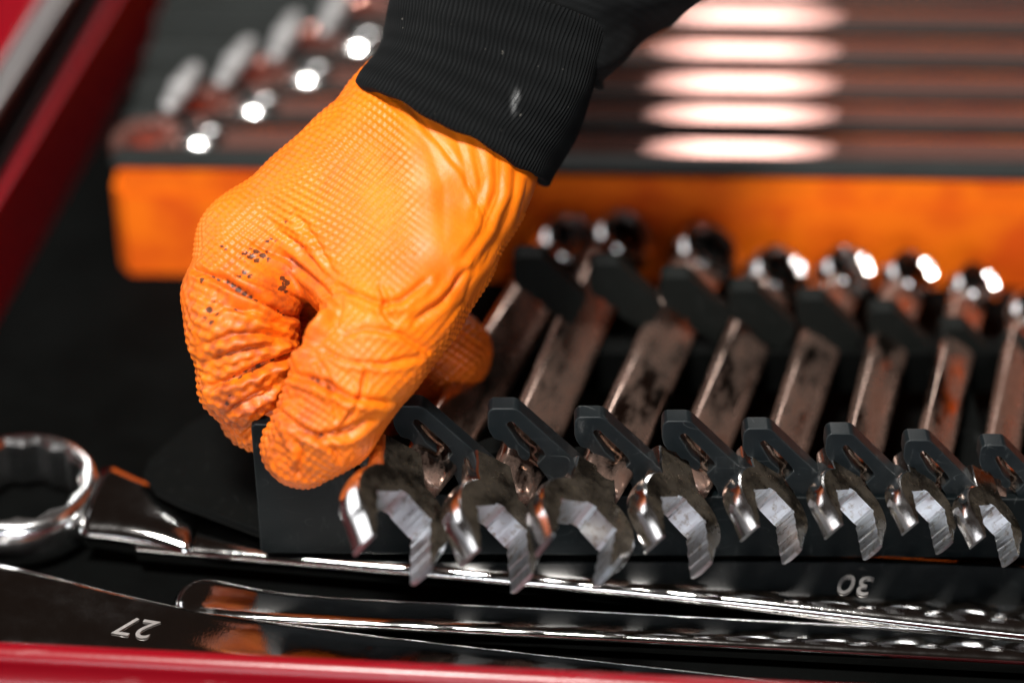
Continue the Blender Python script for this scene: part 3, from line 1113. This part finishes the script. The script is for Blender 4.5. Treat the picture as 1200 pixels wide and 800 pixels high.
    # creases: points (px of the photo), depth mm, width px
    cr = [
        ([(229, 316), (262, 328), (300, 350), (335, 368), (372, 378)], 1.7, 5),
        ([(300, 286), (340, 305), (372, 330), (392, 352)], 0.8, 5),
        ([(318, 262), (352, 290), (388, 330)], 0.7, 5),
        ([(346, 250), (372, 284), (392, 322)], 0.7, 5),
        ([(280, 322), (330, 340), (380, 366)], 0.6, 4),
        ([(238, 404), (272, 392), (310, 390), (345, 398)], 1.0, 5),
        ([(244, 424), (290, 408), (328, 402)], 0.7, 4),
        ([(248, 452), (282, 440), (318, 424), (352, 414)], 1.6, 5),
        ([(262, 486), (290, 470), (322, 452)], 0.9, 4),
        ([(286, 512), (306, 492), (326, 474)], 1.0, 4),
        ([(360, 392), (372, 378), (380, 362)], 3.2, 6),
        ([(330, 420), (346, 412), (358, 402)], 2.6, 6),
        ([(398, 338), (420, 345), (446, 356), (470, 352), (498, 330)], 1.0, 5),
        ([(446, 336), (452, 350), (450, 366), (462, 380)], 0.9, 4),
        ([(404, 392), (430, 384), (470, 392), (500, 410)], 0.8, 5),
        ([(382, 412), (410, 424), (450, 426), (488, 418)], 0.7, 4),
        ([(340, 438), (372, 446), (410, 466), (452, 470)], 1.3, 5),
        ([(372, 420), (388, 452), (396, 490)], 0.6, 4),
        ([(326, 478), (348, 500), (372, 512), (408, 506), (440, 484)], 1.0, 5),
        ([(344, 508), (352, 530), (350, 552)], 0.9, 4),
        ([(372, 512), (392, 526), (398, 540)], 0.7, 4),
        ([(430, 430), (424, 462), (402, 500)], 0.7, 4),
        ([(470, 112), (500, 150), (545, 205), (575, 262)], 0.6, 4),
        ([(606, 190), (602, 232), (586, 276), (560, 316)], 1.1, 6),
        ([(584, 178), (584, 226), (566, 272), (540, 306)], 1.0, 6),
        ([(556, 166), (566, 210), (558, 260)], 0.8, 6),
        ([(530, 150), (548, 196), (552, 230)], 0.6, 6),
        ([(618, 214), (612, 256), (598, 292)], 0.9, 5),
        ([(500, 160), (520, 220), (520, 280)], 0.35, 8),
        ([(545, 318), (520, 352), (486, 376)], 0.8, 5),
        ([(560, 300), (545, 350), (515, 385)], 0.6, 5),
        ([(402, 350), (392, 380), (372, 404)], 0.7, 4),
        ([(240, 372), (262, 360), (300, 364), (330, 380)], 0.8, 5),
        ([(256, 350), (300, 372), (350, 388)], 0.5, 4),
    ]
    disp = np.zeros(len(v)); calm = np.zeros(len(v))
    jit = wnoise(v, 70, 6, 3) * 3.2 + wnoise(v, 190, 6, 13) * 1.2
    for pts, dp, wd in cr:
        wd = wd * 1.3; d, t, sd = poly_dist(pts)
        e = np.sqrt(np.clip(np.sin(np.clip(t, 0.0, 1) * math.pi * 0.9 + 0.15), 0, 1))
        endf = np.exp(-(np.maximum(0, d - 1) / 40))
        d2 = d + jit * 0.5
        prof_ = -np.exp(-(d2 / (wd * 0.55)) ** 2) + 0.75 * np.exp(-((d2 - wd * 1.35) / (wd * 0.8)) ** 2) * (0.65 + 0.35 * sd)
        disp += dp * (1.45 if pts[0][0] < 470 or pts[0][1] > 300 else 0.55) * prof_ * e * face
        calm = np.maximum(calm, np.exp(-(d2 / (wd * 1.6)) ** 2) * e)
    # fine crumple everywhere, stronger on the fingers
    fing = np.clip((py - 300) / 120, 0, 1)
    rid = lambda s_, k: 1 - np.abs(wnoise(v + 0.004 * np.stack([wnoise(v, 40, 4, k)] * 3, 1), s_, 5, k))
    crum = (np.clip(rid(30, 5), -1, 1) - 0.4) * 0.42 + (np.clip(rid(62, 9), -1, 1) - 0.4) * 0.18
    disp += crum * (0.3 + 1.3 * fing)
    # raised diamond grip: lattice per facing direction, blended
    pt = 0.00150
    nl = n_

    def diam(a_, b_, pt=pt):
        u_, w_ = a_ / pt, b_ / pt * 1.15
        s_ = 0.5 + 0.25 * (np.cos(math.pi * (u_ + w_)) + np.cos(math.pi * (u_ - w_))) * 1.0
        return np.clip(s_, 0, 1) ** 1.3
    warp = 0.0016
    wx = v[:, 0] + warp * wnoise(v, 15, 5, 1); wy = v[:, 1] + warp * wnoise(v, 15, 5, 2); wz = v[:, 2] + warp * wnoise(v, 15, 5, 4)
    ca, sa = math.cos(0.10), math.sin(0.10)
    A_, B_ = wx * ca + wy * sa, -wx * sa + wy * ca
    wts = np.abs(nl) ** 9
    wts[:, 2] *= 12.0
    wts /= wts.sum(1)[:, None]
    pat = wts[:, 2] * diam(A_, B_) + wts[:, 0] * diam(wy, wz) + wts[:, 1] * diam(wx, wz)
    big = wts[:, 2] * diam(A_ * 0.97 + B_ * 0.24, B_ * 0.97 - A_ * 0.24, 0.00205) + wts[:, 0] * diam(wy, wz, 0.00205) + wts[:, 1] * diam(wx, wz, 0.00205)
    im = np.clip((py - (322 + (px - 229) * 0.40)) / 14, 0, 1) * np.clip((385 - (py - 380) * 0.35 - px) / 12, 0, 1)
    pat = pat * (1 - im) + big * im * 1.5
    # smooth (untextured) zones
    from_line = (px - (468 + (py - 130) * 0.10))
    smooth_z = 1 / (1 + np.exp(-from_line / 6)) * (py < 360)
    edge_r = np.clip(1 - face * 1.4, 0, 1)
    smooth_z *= (1 - np.clip(edge_r * 1.6 * (py > 250), 0, 1))
    web = np.exp(-(((px - 335) / 44) ** 2 + ((py - 318) / 30) ** 2) ** 1.5)
    tens = np.clip(0.8 + 0.6 * wnoise(v, 18, 6, 6), 0.12, 1)
    tens = np.where(py > 300, np.clip(0.60 + 0.9 * wnoise(v, 26, 6, 11), 0.25, 1.1) * (1 - 0.7 * calm), np.clip(tens + 0.45, 0, 1))
    amp = 0.74 * (1 - 0.97 * smooth_z) * (1 - 0.9 * web) * tens
    amp *= np.where(py < 120, 0.6, 1.0)
    disp += pat * amp
    v2 = v + n_ * (disp / 1000.0)[:, None]
    me.vertices.foreach_set('co', v2.astype(np.float32).ravel())
    me.update()
    # dirt and grime, with shade painted on the rear fingers
    dirt = np.zeros(len(v))
    for (cx, cy, rx, ry, s_) in ((300, 300, 26, 14, 0.95), (285, 322, 18, 8, 0.8), (333, 333, 8, 14, 1.15), (248, 366, 14, 20, 0.9), (262, 290, 12, 9, 0.7),
                                 (318, 282, 14, 6, 0.8), (268, 470, 14, 14, 0.7), (255, 508, 20, 12, 0.7), (336, 262, 10, 14, 0.62), (240, 330, 10, 6, 0.8), (296, 444, 8, 5, 0.7), (380, 530, 14, 8, 0.55), (272, 395, 10, 5, 0.7)):
        dirt = np.maximum(dirt, s_ * np.exp(-(((px - cx) / rx) ** 2 + ((py - cy) / ry) ** 2)))
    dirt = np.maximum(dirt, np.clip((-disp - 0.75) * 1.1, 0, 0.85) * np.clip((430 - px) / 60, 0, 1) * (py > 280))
    dirt *= 0.95; dirt *= (0.75 + 0.5 * (pat < 0.35)) * face
    film_shade = np.clip((py - 290) / 160, 0, 1) * np.clip((430 - px) / 120, 0, 1) * 0.75 + 0.70 * np.exp(-(((px - 325) / 60) ** 2 + ((py - 330) / 36) ** 2))
    film_shade += 0.5 * (1 - pat) * np.clip((420 - px) / 100, 0, 1) * np.clip((py - 260) / 80, 0, 1)
    film_shade += np.clip(-disp - 0.35, 0, 1) * 0.8
    film_shade += 0.55 * ((px > 440) & (py > 372) & (face > 0.02) & (nw[:, 0] > -2) & (dep > DH + 0.022))  # paints the shade on the rear fingers into the colour
    for nm, arr in (('dirt', dirt), ('film_shade', np.clip(film_shade, 0, 1))):
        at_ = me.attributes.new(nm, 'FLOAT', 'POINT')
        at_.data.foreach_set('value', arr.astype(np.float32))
    return me, B, c


person = empty('person')
tag(person, 'person reaching in from above, hand in a stained orange textured glove with black knit cuff', 'person')
gme, GB, gc = build_glove()
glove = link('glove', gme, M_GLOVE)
gm = Matrix(GB.T.tolist()).to_4x4(); gm.translation = Vector(gc)
person.location = H(530, 120, -20)
glove.parent = person
glove.matrix_parent_inverse = Matrix.Translation(-Vector(person.location))
glove.matrix_basis = gm


def sleeve(name, rings, nu, nv, ribs, rib_amp, mat, dmid, dr, thick=0.0022, foldf=None):
    """rings: list of (Lx, Ly, Rx, Ry) seen outline points, from the opening upwards"""
    rings = np.array(rings, float)
    k = len(rings)
    ts = np.linspace(0, k - 1, nv)
    out = []
    # Catmull-Rom through the rings
    def cr_(t):
        i = min(int(t), k - 2); f = t - i
        p_ = [rings[max(0, min(k - 1, i + o_))] for o_ in (-1, 0, 1, 2)]
        return 0.5 * ((2 * p_[1]) + (-p_[0] + p_[2]) * f + (2 * p_[0] - 5 * p_[1] + 4 * p_[2] - p_[3]) * f * f + (-p_[0] + 3 * p_[1] - 3 * p_[2] + p_[3]) * f ** 3)
    th = np.linspace(0, 2 * math.pi, nu, endpoint=False)
    V = []
    rib_a = []
    axd = H((rings[1][0] + rings[1][2]) / 2, (rings[1][1] + rings[1][3]) / 2, dmid(0)) - H((rings[0][0] + rings[0][2]) / 2, (rings[0][1] + rings[0][3]) / 2, dmid(0))
    axd = axd / np.linalg.norm(axd)
    for li, t in enumerate(ts):
        lx, ly, rx, ry = cr_(t)
        f = t / (k - 1)
        Lp, Rp = H(lx, ly, dmid(f)), H(rx, ry, dmid(f))
        cc = (Lp + Rp) / 2; a_ = (Lp - Rp) / 2
        ra = np.linalg.norm(a_)
        bdir = -FWD
        rb = ra * dr(f)
        cs, sn = np.cos(th), np.sin(th)
        pn = 2.3
        e = (np.abs(cs) ** pn + np.abs(sn) ** pn) ** (-1 / pn)
        pos = cc + np.outer(cs * e, a_) + np.outer(sn * e * rb, bdir)
        nr = np.outer(cs, a_ / ra) + np.outer(sn, bdir)
        nr /= np.linalg.norm(nr, axis=1)[:, None]
        ph = th * ribs + 1.2 * np.sin(th * 3 + f * 3) + 0.9 * np.sin(th * 11 + f * 19) + 0.6 * np.sin(th * 29 - f * 31)
        rb_ = 0.5 + 0.5 * np.cos(ph)
        edge = min(1, li / 6)
        d = rib_amp * (rb_ ** 0.8) * (0.35 + 0.65 * edge)
        if foldf is not None:
            d = d + foldf(th, f)
        # rounded lip at the opening
        lip = -thick * (1 - math.sqrt(max(0, 1 - (1 - edge) ** 2)))
        wav = (0.0005 * np.sin(th * 7 + 1) + 0.0002 * np.sin(th * 17 + 2)) * max(0, 1 - li / 10)
        V.append(pos + nr * (d + lip)[:, None] + wav[:, None] * axd)
        rib_a.append(rb_ * (0.7 + 0.3 * np.sin(f * 900)))
    # inside: turn back into the opening
    inner = []
    base = V[0]
    cen = base.mean(0)
    ax_ = (V[min(nv - 1, 12)].mean(0) - cen)
    for g_ in (0.4, 1.0):
        inner.append(base + (cen - base) / np.linalg.norm(cen - base, axis=1)[:, None] * thick + ax_ * g_)
    V = inner[::-1] + V
    rib_a = [np.zeros(nu)] * 2 + rib_a
    V = np.array(V); nl_ = len(V)
    ids = np.arange(nl_ * nu).reshape(nl_, nu)
    nx = np.roll(ids, -1, axis=1)
    q = np.stack([ids[:-1], nx[:-1], nx[1:], ids[1:]], -1).reshape(-1, 4)
    me = np_mesh(name, V.reshape(-1, 3), q)
    at_ = me.attributes.new('rib', 'FLOAT', 'POINT')
    at_.data.foreach_set('value', np.clip(np.array(rib_a), 0, 1).astype(np.float32).ravel())
    rel = V.reshape(-1, 3) - CAM
    dep = rel @ FWD
    px = 600 + F * (rel @ RIGHT) / dep; py = 400 - F * (rel @ UPV) / dep
    sp = 0.45 * np.exp(-(((px - 602) / 3) ** 2 + ((py - 122) / 9) ** 2)) + 0.4 * np.exp(-(((px - 606) / 3) ** 2 + ((py - 112) / 6) ** 2))
    at_ = me.attributes.new('spot', 'FLOAT', 'POINT')
    at_.data.foreach_set('value', np.clip(sp, 0, 1).astype(np.float32).ravel())
    o = link(name, me, mat)
    o.parent = person
    o.matrix_parent_inverse = Matrix.Translation(-Vector(person.location))
    # outward normals
    b = bmesh.new(); b.from_mesh(me); bmesh.ops.recalc_face_normals(b, faces=b.faces); b.to_mesh(me); b.free()
    me.polygons.foreach_set('use_smooth', [True] * len(me.polygons))
    return o


def cuff_fold(th, f):
    return 0.0009 * np.sin(th * 2 + f * 5) + 0.0007 * np.sin(th * 5 - f * 7) * f


sleeve('cuff', [(418, 103, 641, 218), (428, 86, 652, 192), (446, 62, 672, 158), (452, 40, 690, 120), (455, 10, 704, 78), (462, -30, 720, 40)], 1400, 150, 150, 0.00042,
       M_KNIT, lambda f: -15.0 - 5 * f, lambda f: 1.02 - 0.15 * f, foldf=cuff_fold)


def sl_fold(th, f):
    return 0.0020 * np.sin(th * 2 + f * 9 + 1) + 0.0012 * np.sin(th * 4 - f * 14)


sleeve('sleeve', [(474, 12, 700, 100), (462, -4, 716, 82), (456, -34, 762, 46), (466, -80, 805, 16), (500, -150, 850, -40), (560, -260, 930, -140)], 500, 120, 0, 0.0,
       M_KNIT, lambda f: -21.0 - 22 * f, lambda f: 0.80, foldf=sl_fold)
